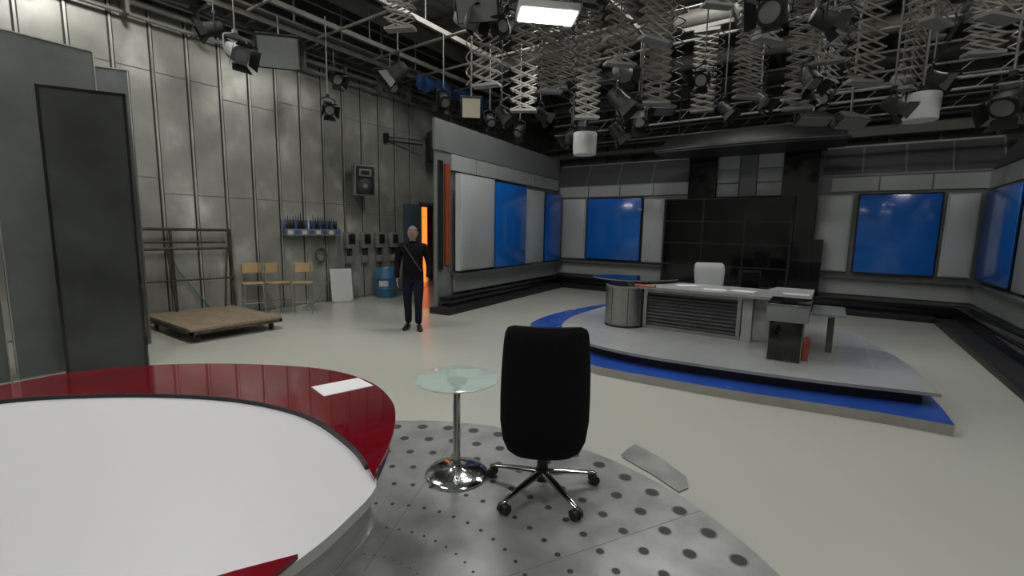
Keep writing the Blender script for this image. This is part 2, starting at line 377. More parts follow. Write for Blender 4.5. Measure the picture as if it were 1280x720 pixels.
# wheeled platform
b = B("wheeled_platform_cart")
b.bb(-9.12, -7.32, 2.58, 3.9, .18, .215, WOOD)
for y in (2.60, 3.88): b.bb(-9.12, -7.32, y-.02, y+.02, .13, .18, RUST)
for x in (-9.1, -7.34, -8.2): b.bb(x-.02, x+.02, 2.58, 3.9, .13, .18, RUST)
for x in (-9.0, -7.45):
    for y in (2.7, 3.78):
        b.cyl((x, y-.018, .055), (x, y+.018, .055), .055, RUBBER, n=18); b.box((x, y, .115), (.05, .07, .03), GPLAST); b.box((x, y-.026, .08), (.03, .006, .08), GPLAST); b.box((x, y+.026, .08), (.03, .006, .08), GPLAST)
b.done()
b = B("steel_tube_frame")
x = -9.2
b.tube([(x, 1.6, 1.62), (x, 4.0, 1.60)], .026, RUST, 10); b.tube([(x+.02, 1.6, 1.40), (x+.02, 3.9, 1.38)], .020, RUST, 10)
for y in (1.8, 3.05, 3.98): b.tube([(x, y, 1.62), (x+.03, y+.02, 0)], .022, RUST, 10)
b.tube([(x+.15, 2.3, 1.28), (x+.15, 3.88, 1.28)], .024, RUST, 10)
for y in (2.35, 2.95, 3.86): b.tube([(x+.15, y, 1.28), (x+.2, y+(.05 if y < 3.5 else -.1), .216)], .020, RUST, 10)
b.tube([(x+.05, 1.8, .75), (x+.05, 4.0, .72)], .016, RUST, 8)
b.done()

# ------------------------------------------------------------------ scenery panels at far left
def framed(name, a, c, h, mat_in, t=.05, frame=BLACKG, fw=.025):
    b = B(name); b.seg(T(*a), T(*c), 0, h, t*.6, mat_in)
    A_, C_ = T(*a), T(*c)
    L = math.hypot(C_[0]-A_[0], C_[1]-A_[1]); e = ((C_[0]-A_[0])/L, (C_[1]-A_[1])/L)
    b.seg(A_, (A_[0]+e[0]*fw, A_[1]+e[1]*fw), 0, h, t, frame); b.seg((C_[0]-e[0]*fw, C_[1]-e[1]*fw), C_, 0, h, t, frame)
    b.seg(A_, C_, h-fw, h, t, frame); b.seg(A_, C_, 0, fw, t, frame)
    return b.done()
framed("smoked_scenery_panel", (-4.94, 4.90), (-4.28, 5.22), 3.10, SMOKE)
framed("frosted_scenery_panel", (-5.3, 4.72), (-4.80, 5.45), 3.62, FROST, frame=ALU, fw=.012)
framed("frosted_scenery_panel", (-5.95, 3.6), (-5.32, 4.68), 3.75, FROST, frame=ALU, fw=.012)
framed("frosted_scenery_panel", (-5.45, 6.15), (-5.12, 6.32), 3.7, FROST, frame=ALU, fw=.012)

# ------------------------------------------------------------------ studio set, side run
S0 = (-6.65, 7.17); E = (-.0903, .9959); N = (.9959, .0903)
def SS(s, d=0): return (S0[0]+E[0]*s+N[0]*d, S0[1]+E[1]*s+N[1]*d)
b = B("studio_set_side_wall")
b.seg(SS(-.42), SS(5.5), .0, 3.25, .08, GREY); b.seg(SS(-.5, .03), SS(5.5, .03), 3.25, 3.85, .06, GREY)
b.seg(SS(.1, .08), SS(5.5, .08), .34, .74, .06, GTILE)
b.seg(SS(.0, .2), SS(5.5, .2), .72, .77, .3, DGREY)
for i in range(6):
    s0 = .0+i*.9; b.seg(SS(s0, .08), SS(min(5.45, s0+.87), .08), 2.9, 3.22, .05, GTILE)
b.seg(SS(-.40, .06), SS(-.27, .06), .85, 3.05, .05, BLACK); b.seg(SS(-.20, .07), SS(-.06, .07), .95, 3.0, .05, ORANGE)
b.done()
def setpanel(name, p0, p1, z0, z1, t, m, off, fr=BLACKG):
    b = B(name); b.seg(p0, p1, z0, z1, t, fr, off=0)
    L = math.hypot(p1[0]-p0[0], p1[1]-p0[1]); e = ((p1[0]-p0[0])/L, (p1[1]-p0[1])/L); k = .03
    q0 = (p0[0]+e[0]*k, p0[1]+e[1]*k); q1 = (p1[0]-e[0]*k, p1[1]-e[1]*k)
    b.seg(q0, q1, z0+k, z1-k, .03, m, off=t/2+.012, bevel=.004)
    return b.done()
setpanel("white_set_panel", SS(.0, .25), SS(1.33, .25), .82, 2.83, .12, WTILE, 0, WTILE)
setpanel("blue_set_panel", SS(1.37, .22), SS(2.95, .22), .78, 2.83, .12, BLUE, 0)
setpanel("white_set_panel", SS(3.0, .18), SS(4.15, .18), .78, 2.78, .08, WTILE, 0, WTILE)
setpanel("blue_set_panel", SS(4.2, .20), SS(5.2, .26), .78, 2.78, .06, BLUE, 0)
b = B("black_set_plinth")
b.seg(SS(-.7, .31), SS(5.0, .31), 0, .12, .5, BLACK, bevel=.01); b.seg(SS(-.4, .21), SS(5.0, .21), .12, .3, .28, BLACKG, bevel=.01)
b.bb(-6.9, 2.1, 12.05, 12.55, 0, .12, BLACK, bevel=.01); b.bb(-6.9, 2.3, 12.27, 12.55, .12, .34, BLACKG, bevel=.01)
b.bb(1.80, 2.36, 6.0, 12.3, 0, .12, BLACK, bevel=.01); b.bb(2.1, 2.36, 6.0, 12.4, .12, .34, BLACKG, bevel=.01)
b.done()
# ------------------------------------------------------------------ studio set, back run
YS = 12.64; X0 = -7.145
b = B("studio_set_back_wall")
b.bb(X0, 2.5, YS, YS+.1, 0, 3.0, GREY)
b.bb(X0, 2.5, YS-.07, YS, .4, .78, GTILE); b.bb(X0+.1, 2.4, YS-.22, YS, .76, .82, DGREY)
for i in range(4): b.bb(X0+.15+i*.97, X0+1.09+i*.97, YS-.05, YS, 2.70, 3.0, GTILE)
for i in range(3): b.bb(-.1+i*.85, .72+i*.85, YS-.05, YS, 2.66, 2.96, GTILE)
for x0, x1 in ((X0, -3.2), (-.3, 2.6)):
    b.box(((x0+x1)/2, YS+.22, 3.33), (x1-x0, .05, .72), DGREY, rx=math.radians(-28)); b.bb(x0, x1, YS+.38, YS+.46, 3.64, 3.70, GTILE); b.bb(x0, x1, YS-.02, YS+.06, 2.99, 3.03, GREY)
    n = 4
    for i in range(n+1):
        xx = x0+(x1-x0)*i/n; b.box((xx, YS+.19, 3.33), (.03, .06, .72), GREY, rx=math.radians(-28))
b.done()
def bw(name, s0, s1, z0, z1, m, t=.1, fr=None):
    fr = fr or BLACKG
    b = B(name); x0, x1 = X0+s0, X0+s1
    b.bb(x0, x1, YS-.1, YS-.001, z0, z1, fr); b.bb(x0+.03, x1-.03, YS-.1-t*.3, YS-.1, z0+.03, z1-.03, m, bevel=.004); return b.done()
bw("white_set_panel", .26, 1.06, .86, 2.64, WTILE, fr=WTILE); bw("blue_set_panel", 1.10, 2.78, .86, 2.66, BLUE); bw("white_set_panel", 2.82, 3.44, .86, 2.6, WTILE, fr=WTILE)
bw("white_set_panel", 6.82, 7.46, .9, 2.58, WTILE, fr=WTILE); bw("blue_set_panel", 7.55, 8.93, .88, 2.60, BLUE); bw("white_set_panel", 8.98, 9.45, .9, 2.56, WTILE, fr=WTILE)
b = B("studio_set_return_wall")
b.bb(2.45, 2.55, 6.0, YS, 0, 3.0, GREY)
for i in range(6): b.bb(2.40, 2.45, 6.8+i*.97, 7.74+i*.97, 2.64, 2.96, GTILE)
b.bb(2.38, 2.45, 6.0, YS, .4, .80, GTILE); b.bb(2.25, 2.45, 6.0, YS-.1, .78, .84, DGREY)
b.box((2.62, 9.6, 3.33), (.05, 6, .72), DGREY, ry=math.radians(28))
b.done()
b = B("blue_set_panel"); b.bb(2.36, 2.449, 10.35, 12.35, .88, 2.6, BLACKG); b.bb(2.33, 2.36, 10.38, 12.32, .91, 2.57, BLUE, bevel=.004); b.done()
b = B("white_set_panel"); b.bb(2.36, 2.449, 8.8, 10.25, .88, 2.6, WTILE, bevel=.01); b.done()
# video wall
b = B("video_wall")
b.bb(X0+3.46, X0+6.40, YS-.38, YS-.1, .345, 2.56, BLACK)
b.bb(X0+3.46, X0+6.40, YS-.60, YS-.39, .345, .45, BLACK)
for c in range(3):
    for r in range(4):
        x0 = X0+3.5+c*.955; z0 = .345+r*.552
        b.bb(x0, x0+.945, YS-.41, YS-.37, z0, z0+.542, BEZEL); b.bb(x0+.012, x0+.933, YS-.416, YS-.40, z0+.012, z0+.530, SCREEN)
b.done()
b = B("black_set_column")
b.bb(X0+6.42, X0+6.8, YS-.45, YS-.1, .345, 3.6, BLACKG); b.bb(X0+6.8, X0+7.0, YS-.4, YS-.15, .345, 1.6, BLACKG)
b.bb(X0+4.0, X0+4.66, YS-.25, YS-.01, 2.57, 3.64, BLACKG); b.bb(X0+6.1, X0+6.42, YS-.25, YS-.01, 2.57, 3.6, BLACKG)
b.bb(X0+3.95, X0+6.9, YS-.2, YS+.2, 3.60, 4.0, BLACK)
b.done()
b = B("translucent_tile_panel")
for i, (a, c) in enumerate(((4.68, 5.17), (5.57, 6.09))):
    for r in range(3): b.bb(X0+a, X0+c, YS-.2, YS-.14, 2.6+r*.33, 2.91+r*.33, WTILE, bevel=.004)
b.bb(X0+5.19, X0+5.55, YS-.16, YS-.1, 2.6, 3.58, GREY); b.done()
b = B("black_lighting_canopy")
rings = []
for z, k, dy in ((3.52, 1.0, 0), (3.57, 1.01, 0), (3.61, .97, .0), (3.86, .84, .12), (3.89, .8, .14)):
    pts = []
    for i in range(17): t = -1+i/8; pts.append((-1.72+t*1.85*k, 10.9+dy-.18*(1-t*t)+.0, z))
    for i in range(17): t = 1-i/8; pts.append((-1.72+t*1.78*k, 11.9-dy+.15*(1-t*t), z))
    rings.append(pts)
b.loft(rings, BLACK)
b.tube([(-1.72+(-1+i/8)*1.87, 10.885-.18*(1-(-1+i/8)**2), 3.575) for i in range(17)], .014, DGREY, 6)
for x in (-3.1, -.4):
    for y in (11.1, 11.7): b.cyl((x, y, 3.86), (x, y, 5.0), .012, BLACKM, n=8)
b.done()

# ------------------------------------------------------------------ presenter stage
low = [(.33, 7.74), (.40, 6.99), (.62, 6.17), (.95, 5.39), (1.23, 5.14), (2.18, 4.58), (2.83, 4.26), (3.39, 3.99), (3.82, 3.73)]
lowb = [(3.82, 3.73), (4.15, 4.25), (4.6, 5.1), (5.2, 6.6), (5.75, 8.3), (5.4, 9.9), (3.9, 10.7), (2.6, 10.4), (1.94, 9.86), (1.14, 9.08), (.61, 8.35), (.33, 7.74)]
def T2(L): return [T(*p) for p in L]
outl = catmull(T2(low), False, 6)[:-1]+catmull(T2(lowb), False, 6)[:-1]
b = B("news_stage_platform")
b.prism(outl, 0, .085, ALU, ALU); b.prism([p for p in outl], .085, .1, BLUEP, ALU)
up = [(1.80, 8.75), (1.10, 7.75), (.80, 6.99), (.80, 6.43), (.99, 5.86), (1.37, 5.42), (1.92, 5.05), (2.93, 4.52), (4.03, 4.10)]
upb = [(4.03, 4.10), (4.55, 5.08), (5.05, 6.4), (5.50, 7.8), (5.4, 9.0), (4.6, 9.7), (3.3, 9.8), (2.5, 9.4), (1.80, 8.75)]
upo = catmull(T2(up), False, 6)[:-1]+catmull(T2(upb), False, 6)[:-1]
cx = sum(p[0] for p in upo)/len(upo); cy = sum(p[1] for p in upo)/len(upo)
ins = [(cx+(p[0]-cx)*.955, cy+(p[1]-cy)*.955) for p in upo]
b.prism(ins, .1, .215, BLACK, BLACK); b.prism(upo, .215, .249, PLATFORM, ALU)  # inset riser coloured black for the shadow gap under the upper tier
for k in range(5):
    x = -3.3+k*.95; b.bb(x, x+.006, 5.8+abs(k-1)*.15, 8.3, .2485, .2498, GREY)
for y in (6.3, 7.3): b.bb(-3.6, .7, y, y+.006, .2485, .2498, GREY)
b.done()
# ------------------------------------------------------------------ news desk
Z = .25
b = B("news_desk")
b.cyl((-2.57, 6.80, Z), (-2.57, 6.80, .86), .29, STEEL, n=40); b.cyl((-2.57, 6.80, Z), (-2.57, 6.80, Z+.03), .3, BLACK, n=40)
for a in (200, 250, 300): b.cyl((-2.57+.29*math.cos(math.radians(a)), 6.8+.29*math.sin(math.radians(a)), Z+.03), (-2.57+.29*math.cos(math.radians(a)), 6.8+.29*math.sin(math.radians(a)), .86), .004, BLACKM, n=6)
b.bb(-2.24, -.80, 6.84, 7.3, Z, .82, DGREY); b.bb(-2.26, -.9, 6.78, 6.86, .80, .86, GTILE); b.bb(-2.26, -.9, 6.78, 6.86, Z, Z+.05, STEEL)
b.bb(-2.26, -2.21, 6.77, 6.86, Z, .86, STEEL); b.bb(-.97, -.92, 6.77, 6.86, Z, .86, STEEL)
for i in range(10): b.box((-1.59, 6.82, Z+.075+i*.052), (1.24, .05, .026), DGREY, rx=math.radians(35))
b.bb(-.9, -.78, 6.74, 7.3, Z, .86, GTILE); b.bb(-.78, -.52, 6.95, 7.2, Z, .86, WPLAST)
top = [(-2.30, 6.62), (-.55, 6.62), (-.55, 6.05), (-.14, 6.05), (-.14, 8.0), (-.62, 8.0), (-.70, 7.55), (-2.1, 7.55), (-2.30, 7.3)]
b.prism(top, .862, .90, DTOP, ALU)
b.prism(catmull([(-2.87, 6.75), (-2.58, 6.5), (-2.28, 6.62), (-2.25, 6.95), (-2.55, 7.1), (-2.85, 7.0)]), .86, .885, BLACKG, GPLAST)
b.bb(-2.36, -2.06, 6.60, 6.70, .88, .925, ORANGE, bevel=.01)
b.bb(-.51, -.17, 5.95, 6.55, Z, .72, BLACKG, bevel=.008); b.bb(-.54, -.13, 5.9, 6.6, .72, .903, GREY, bevel=.006); b.bb(-.55, -.12, 5.89, 6.61, .903, .92, BLACKG, bevel=.004)
b.bb(-.165, -.11, 6.15, 6.6, Z, Z+.2, ORANGE)
b.bb(-.42, -.30, 7.2, 7.9, Z, .86, WPLAST)
b.bb(-.12, .22, 6.5, 7.3, .74, .77, GREY); b.bb(.05, .12, 6.8, 7.1, Z, .74, DGREY)
b.done()
b = B("dark_glass_counter_top")
b.prism(catmull([(-3.25, 7.1), (-2.95, 6.75), (-2.5, 6.7), (-2.1, 7.1), (-1.98, 7.55), (-2.5, 7.6), (-3.0, 7.45)]), .945, .962, BLACKG, GPLAST)
b.cyl((-2.57, 7.0, .887), (-2.57, 7.0, .945), .05, CHROME, n=16); b.cyl((-2.2, 7.4, .901), (-2.2, 7.4, .945), .04, CHROME, n=16); b.done()
for i, (x, y, r, z) in enumerate(((-1.3, 6.95, .2, .902), (-.95, 7.05, -.15, .902), (-.33, 7.2, .1, .902), (-1.75, 7.2, .6, .902))):
    b = B("paper_sheet"); b.box((0, 0, 0), (.30, .21, .003), PAPER); b.done((x, y, z), r)
b = B("white_presenter_chair")
b.loft([se(.2, .03, .50, cy=.2), se(.24, .045, .56, cy=.21), se(.255, .05, .8, cy=.24), se(.245, .045, .90, cy=.26), se(.21, .03, .93, cy=.27)], WTILE)
b.loft([se(.24, .22, .42), se(.27, .25, .45), se(.27, .25, .50), se(.24, .22, .53)], WTILE)
b.cyl((0, 0, .06), (0, 0, .42), .03, CHROME)
for k in range(5):
    a = k*2*math.pi/5; b.cyl((0, 0, .12), (.28*math.cos(a), .28*math.sin(a), .08), .02, CHROME, n=8); b.cyl((.28*math.cos(a)-.015, .28*math.sin(a), .03), (.28*math.cos(a)+.015, .28*math.sin(a), .03), .03, RUBBER, n=12)
b.done((-1.62, 8.35, Z+.001), math.radians(25))
b = B("floor_monitor"); w, h = .36, .78
b.box((0, 0, h*.68), (w, .12, h*.62), BLACKM, bevel=.01); b.box((0, -.062, h*.68), (w*.88, .006, h*.54), SCREEN); b.cyl((0, .02, .02), (0, .02, h*.4), .03, BLACKM, n=12); b.box((0, .02, .012), (w*.6, .28, .024), BLACKM, bevel=.006)
b.done((-1.20, 9.5, Z+.001), .5)

# ------------------------------------------------------------------ foreground red/white desk
outer = [(-.49, 1.56), (-.50, 1.62), (-.505, 1.80), (-.54, 2.05), (-.63, 2.32), (-.85, 2.62), (-1.23, 2.84), (-1.78, 2.91), (-2.28, 2.86), (-2.67, 2.68), (-2.87, 2.40), (-3.3, 1.9), (-3.45, 1.2), (-3.0, .5), (-2.1, .2), (-1.3, .4), (-.80, .78), (-.625, 1.07), (-.585, 1.165)]
inner = [(-.72, 1.10), (-1.0, .95), (-1.5, .75), (-2.2, .7), (-2.8, .95), (-3.05, 1.4), (-2.95, 1.9), (-2.62, 2.22), (-2.28, 2.32), (-1.88, 2.35), (-1.43, 2.30), (-1.00, 2.12), (-.66, 1.81), (-.50, 1.575)]
white = [(-2.62, 2.22), (-2.28, 2.32), (-1.88, 2.35), (-1.43, 2.31), (-1.00, 2.12), (-.66, 1.81), (-.485, 1.57), (-.52, 1.33), (-.59, 1.155), (-.66, 1.03), (-.9, .78), (-1.4, .6), (-2.2, .55), (-2.85, .85), (-3.1, 1.4), (-3.0, 1.9)]
b = B("round_presenter_desk")
wh = T2(catmull(white)); cxw, cyw = T(-1.9, 1.5)
def sc_(k): return [(cxw+(p[0]-cxw)*k, cyw+(p[1]-cyw)*k) for p in wh]
CW = (cxw, cyw)
b.disc(wh, CW, .735, .772, WHITE, WPLAST); b.disc(sc_(.985), CW, .62, .734, STEEL, STEEL); b.disc(sc_(.992), CW, .60, .619, ALU, ALU); b.disc(sc_(.62), CW, 0, .599, GREY, STEEL)
co = resample(catmull(outer, False), 140); ci = resample(catmull(inner, False), 140)[::-1]
b.strip(T2(co), T2(ci), .776, .792, REDG)
ctr = (-1.9, 1.5)
def sk(L, k): return [(ctr[0]+(p[0]-ctr[0])*k, ctr[1]+(p[1]-ctr[1])*k) for p in L]
b.strip(T2(sk(ci, 1.002)[2:-2]), T2(sk(ci, .993)[2:-2]), .7725, .7930, BLACK)
b.strip(T2(sk(co, .985)), T2(sk(co, .93)), .70, .7710, BLACK)
b.done(recalc=False)
b = B("paper_sheet"); b.prism(T2([(-1.13, 2.49), (-.92, 2.66), (-.79, 2.53), (-1.00, 2.35)]), .7925, .796, PAPER); b.done()

# ------------------------------------------------------------------ patterned floor plate
b = B("perforated_metal_floor_plate")
c0 = (-.78, 1.66)
b.prism(T2([(c0[0]+2.18*math.cos(a*math.pi/48), c0[1]+2.18*math.sin(a*math.pi/48)) for a in range(96)]), 0, .014, PLATE, ALU)
for k in range(9):
    R = 2.05-.22*k
    if R < .3: break
    for j in range(58):
        a = math.radians(20.7+6.2069*j+(3.1 if k % 2 else 0)); r = .050*(R/2.05)**1.8
        x, y = T(c0[0]+R*math.cos(a), c0[1]+R*math.sin(a)); b.cyl((x, y, .013), (x, y, .0165), r*.8, RUBBER, n=18); b.cyl((x, y, .013), (x, y, .0150), r, GPLAST, n=18)
for a in (24, 78, 132, -30):
    a = math.radians(a+1.5); p0 = T(c0[0]+.4*math.cos(a), c0[1]+.4*math.sin(a)); p1 = T(c0[0]+2.17*math.cos(a), c0[1]+2.17*math.sin(a)); b.seg(p0, p1, .0135, .0150, .005, GPLAST)
b.done()
b = B("loose_floor_plate"); b.prism(T2([(1.0, 3.47), (1.14, 3.28), (1.24, 2.98), (1.20, 2.85), (1.12, 2.80), (1.02, 3.0), (.86, 3.25), (.86, 3.30)]), 0.001, .011, PLATE, GPLAST)
b.done()

# ------------------------------------------------------------------ glass side table
b = B("glass_side_table")
prof = [(0.0, .215), (.012, .215), (.022, .205), (.034, .14), (.05, .06), (.07, .034)]
b.loft([[(r*math.cos(a*math.pi/24), r*math.sin(a*math.pi/24), z) for a in range(48)] for z, r in prof], CHROME)
b.cyl((0, 0, .06), (0, 0, .66), .026, CHROME, n=24); b.cyl((0, 0, .655), (0, 0, .676), .07, CHROME, n=28)
b.loft([[(r*math.cos(a*math.pi/32), r*math.sin(a*math.pi/32), z) for a in range(64)] for z, r in ((.677, .274), (.679, .279), (.687, .279), (.689, .274))], GLASSM)
b.done(P(-.36, 2.96, .0165))

# ------------------------------------------------------------------ office chair
b = B("office_chair")
rings = []
for z, w, t, y in ((.300, .13, .02, -.17), (.312, .175, .035, -.185), (.345, .222, .05, -.20), (.42, .252, .06, -.225), (.55, .268, .062, -.245), (.70, .268, .062, -.255), (.84, .264, .06, -.265), (.96, .256, .052, -.28), (1.05, .248, .045, -.295), (1.10, .240, .038, -.305), (1.130, .225, .028, -.31), (1.145, .19, .016, -.312)):
    rings.append(se(w, t, z, n=40, p=.5, cy=y))
rings = [[(x, y+1.1*x*x, z) for x, y, z in r] for r in rings]
b.loft(rings, FABRIC)
b.loft([se(.20, .21, .42, n=40, cy=.06), se(.245, .25, .44, n=40, cy=.06), se(.275, .275, .48, n=40, cy=.06), se(.275, .275, .52, n=40, cy=.06), se(.25, .255, .555, n=40, cy=.06), se(.19, .2, .565, n=40, cy=.06)], FABRIC)
b.box((0, .02, .40), (.2, .26, .05), BLACKM, bevel=.01)
b.tube([(0, -.02, .40), (0, -.14, .37), (0, -.21, .42), (0, -.24, .6)], .022, BLACKM, 10)
b.cyl((.02, .02, .40), (.27, .02, .39), .008, BLACKM, n=8)
b.cyl((0, 0, .1), (0, 0, .28), .034, BLACK, n=20); b.cyl((0, 0, .26), (0, 0, .41), .022, CHROME, n=20); b.cyl((0, 0, .07), (0, 0, .15), .05, BLACK, r1=.04, n=20)
for k in range(5):
    a = math.radians(-57+72*k); c, s_ = math.cos(a), math.sin(a)
    R = []
    for t, w, h, z in ((.03, .03, .022, .115), (.15, .026, .018, .105), (.30, .021, .014, .085), (.365, .018, .011, .075), (.38, .01, .006, .074)):
        R.append([(t*c-w*math.sin(q)*s_*1.0, t*s_+w*math.sin(q)*c, z+h*math.cos(q)) for q in [i*math.pi/6 for i in range(12)]])
    b.loft(R, CHROME)
    px, py = .362*c, .362*s_
    b.cyl((px, py, .04), (px, py, .075), .009, BLACK, n=8)
    for sg in (-1, 1):
        b.cyl((px-s_*.008*sg, py+c*.008*sg, .031), (px-s_*.032*sg, py+c*.032*sg, .031), .031, BLACK, n=18)
    b.ball((px, py, .042), (.026, .026, .026), BLACK, 12, 8)
b.done(P(.218, 2.80, .0165), RA+math.radians(-3))

# ------------------------------------------------------------------ person
def person():
    root = bpy.data.objects.new("standing_man", None); bpy.context.collection.objects.link(root)
    V = []; Ed = []; Rd = []
    def add(p, r, par=None):
        V.append(p); Rd.append(r)
        if par is not None: Ed.append((par, len(V)-1))
        return len(V)-1
    pel = add((0, 0, .93), (.165, .12)); w = add((0, -.005, 1.07), (.175, .135), pel); ch = add((0, 0, 1.24), (.19, .13), w); uc = add((0, .01, 1.36), (.165, .105), ch); nk = add((0, .012, 1.455), (.064, .062), uc); add((0, 0, 1.53), (.054, .054), nk)
    WR = {}
    for sx in (-1, 1):
        sh = add((sx*.185, .01, 1.385), (.078, .078), uc); ua = add((sx*.232, .015, 1.25), (.062, .064), sh)
        if sx < 0:
            el = add((-.255, .02, 1.10), (.052, .054), ua); fa = add((-.258, -.035, .97), (.046, .047), el); WR[sx] = (-.250, -.07, .86)
        else:
            el = add((.262, .03, 1.10), (.052, .054), ua); fa = add((.262, -.035, .98), (.046, .047), el); WR[sx] = (.250, -.085, .875)
        add(WR[sx], (.036, .038), fa)
        st = -.07 if sx > 0 else .03      # a slight step: left foot ahead
        hp = add((sx*.09, 0, .85), (.105, .105), pel); th = add((sx*.095, -.01+st*.35, .66), (.09, .092), hp); kn = add((sx*.095, -.02+st*.7, .48), (.070, .072), th); cf = add((sx*.09, .01+st*.9, .31), (.064, .068), kn); add((sx*.088, .015+st, .085), (.058, .062), cf)
    b = B("clothed_body"); b.skin(V, Ed, Rd, lambda c: SKIN if (c.z > 1.465 and abs(c.x) < .1) else (JACKET if (c.z > .865 or abs(c.x) > .215) else JEANS), 0, 2)
    b.tube([(-.13, -.09, 1.42), (-.02, -.142, 1.25), (.15, -.145, 1.0)], .010, RUBBER, 8)
    b.loft([se(.075, .07, 1.44, n=20, p=1, cy=.01), se(.082, .078, 1.48, n=20, p=1, cy=.012), se(.074, .07, 1.49, n=20, p=1, cy=.012)], JACKET)
    b.done(parent=root)
    for sx in (-1, 1):
        b = B("shoe_left" if sx > 0 else "shoe_right"); R = []; st = -.07 if sx > 0 else .03
        for y, wd, h in ((.085, .02, .04), (.07, .036, .075), (.02, .044, .10), (-.05, .044, .08), (-.12, .048, .055), (-.17, .042, .042), (-.195, .02, .028)):
            R.append([(sx*.092+(y-.07)*-.18*sx+wd*math.cos(q), y+st, max(0, h*.5+h*.5*math.sin(q))) for q in [i*math.pi/7 for i in range(14)]])
        b.loft(R, BLACK); b.done(parent=root)
        b = B("hand_left" if sx > 0 else "hand_right")
        wr = Vector(WR[sx])
        dn = Vector((-.05*sx, -.25, -.95)).normalized(); fw = Vector((0, -1, .28)).normalized()
        pv = [tuple(wr-dn*.02), tuple(wr+dn*.035), tuple(wr+dn*.085)]
        b.skin(pv, [(0, 1), (1, 2)], [(.024, .028), (.018, .038), (.015, .038)], lambda c: SKIN, 0, 1)
        for k, L in enumerate((.068, .078, .073, .058)):
            o = fw*(.030-.020*k); base = wr+dn*.075+o
            p1 = base+dn*L*.45; p2 = p1+(dn*.8-Vector((sx, 0, 0))*.5).normalized()*L*.33; p3 = p2+(dn*.5-Vector((sx, 0, 0))*.8).normalized()*L*.25
            b.skin([tuple(base), tuple(p1), tuple(p2), tuple(p3)], [(0, 1), (1, 2), (2, 3)], [.0095, .009, .008, .007], lambda c: SKIN, 0, 1)
        base = wr+dn*.03+fw*.028; p1 = base+(dn*.5+fw*.7).normalized()*.035; p2 = p1+(dn*.9+fw*.3).normalized()*.028
        b.skin([tuple(base), tuple(p1), tuple(p2)], [(0, 1), (1, 2)], [.012, .010, .008], lambda c: SKIN, 0, 1)
        b.done(parent=root)
    b = B("head")
    def hf(p):
        z = p.z/.118
        k = 1-.22*max(0, -z)**1.5; q = Vector((p.x*k, p.y*(1-.10*max(0, -z)), p.z))
        if p.y < 0: q.y = p.y*(.93+.06*max(0, -z))
        return q
    b.ball((0, 0, 1.605), (.078, .096, .118), SKIN, 32, 22, hf)
    b.loft([[(.010, -.083, 1.625), (-.010, -.083, 1.625), (0, -.09, 1.628)], [(.014, -.085, 1.60), (-.014, -.085, 1.60), (0, -.110, 1.60)], [(.017, -.082, 1.583), (-.017, -.082, 1.583), (0, -.112, 1.585)], [(.012, -.08, 1.576), (-.012, -.08, 1.576), (0, -.098, 1.576)]], SKIN)
    for sx in (-1, 1):
        b.ball((sx*.030, -.078, 1.615), (.013, .010, .008), EYEW, 12, 8); b.ball((sx*.030, -.087, 1.615), (.006, .003, .006), BLACK, 10, 6)
        b.box((sx*.031, -.089, 1.637), (.032, .010, .006), HAIR, bevel=.002)
        b.ball((sx*.079, .008, 1.603), (.010, .020, .032), SKIN, 12, 8)
        ring = [(sx*.032+.022*math.cos(a*math.pi/8), -.100, 1.613+.016*math.sin(a*math.pi/8)) for a in range(17)]
        b.tube(ring, .0018, BLACK, 5); b.tube([(sx*.054, -.100, 1.617), (sx*.081, .0, 1.617)], .002, BLACK, 5)
    b.tube([(-.010, -.1, 1.615), (.010, -.1, 1.615)], .002, BLACK, 5)
    b.ball((0, -.082, 1.553), (.022, .008, .005), LIP, 12, 8); b.ball((0, -.086, 1.567), (.026, .008, .006), HAIR, 12, 8); b.ball((0, -.072, 1.513), (.026, .014, .018), HAIR, 12, 8)
    def hair(p):     # cap: covers crown, sides above ears and the back of the head
        if p.y < -.02 and p.z < .045: return Vector((p.x*.8, max(p.y, -.02), .03+max(p.z, -.02)*.2))
        return Vector((p.x, p.y, max(p.z, -.065)))
    b.ball((0, .004, 1.622), (.086, .104, .112), HAIR, 32, 22, hair)
    b.done(parent=root)
    root.location = P(-1.66, 7.58, 0); root.rotation_euler = (0, 0, RA+math.radians(6))
person()

# ------------------------------------------------------------------ ceiling grid, pantographs, lights
b = B("ceiling_beam_grid")
for y in [-3+i*1.6 for i in range(12)]: b.bb(XL+.95, XR, y-.07, y+.07, 6.15, 6.45, BEAM); b.bb(XL+.95, XR, y-.12, y+.12, 6.13, 6.16, BEAM)
for x in [-8+i*2.2 for i in range(8)]: b.bb(x-.05, x+.05, YF, YB, 5.85, 6.13, BEAM)
for k in range(3): b.cyl((XL+1.5, 9.2+k*2.2, 5.6), (XR, 9.2+k*2.2, 5.6), .16, BEAM, n=16)
b.done()
b = B("lighting_grid_rails")
for y in [1.5+i*1.25 for i in range(12)]: b.cyl((XL+1.2, y, 5.16), (XR-.5, y, 5.16), .025, BEAM, n=10)
for x in [-7.6+i*1.5 for i in range(10)]:
    b.bb(x-.03, x+.03, .5, 15.5, 5.19, 5.27, BEAM)
    for y in (3, 6, 9, 12, 15): b.cyl((x, y, 5.27), (x, y, 5.85), .012, BEAM, n=6)
b.done()
b = B("back_wall_pipes")
for z, r in ((4.0, .05), (4.75, .06), (5.0, .03), (5.4, .08)): b.cyl((XL, YB-.3, z), (XR, YB-.3, z), r, PIPE, n=10)
b.bb(.1, 4.5, YB-.5, YB-.1, 4.3, 4.55, BEIGE); b.bb(-9, -4, YB-.5, YB-.1, 4.35, 4.5, BEIGE)
for i in range(17): b.bb(-9+i, -8.94+i, YB-.2, YB-.01, 0, 6.4, BEAM)
b.done()
b = B("suspended_lighting_pipe")
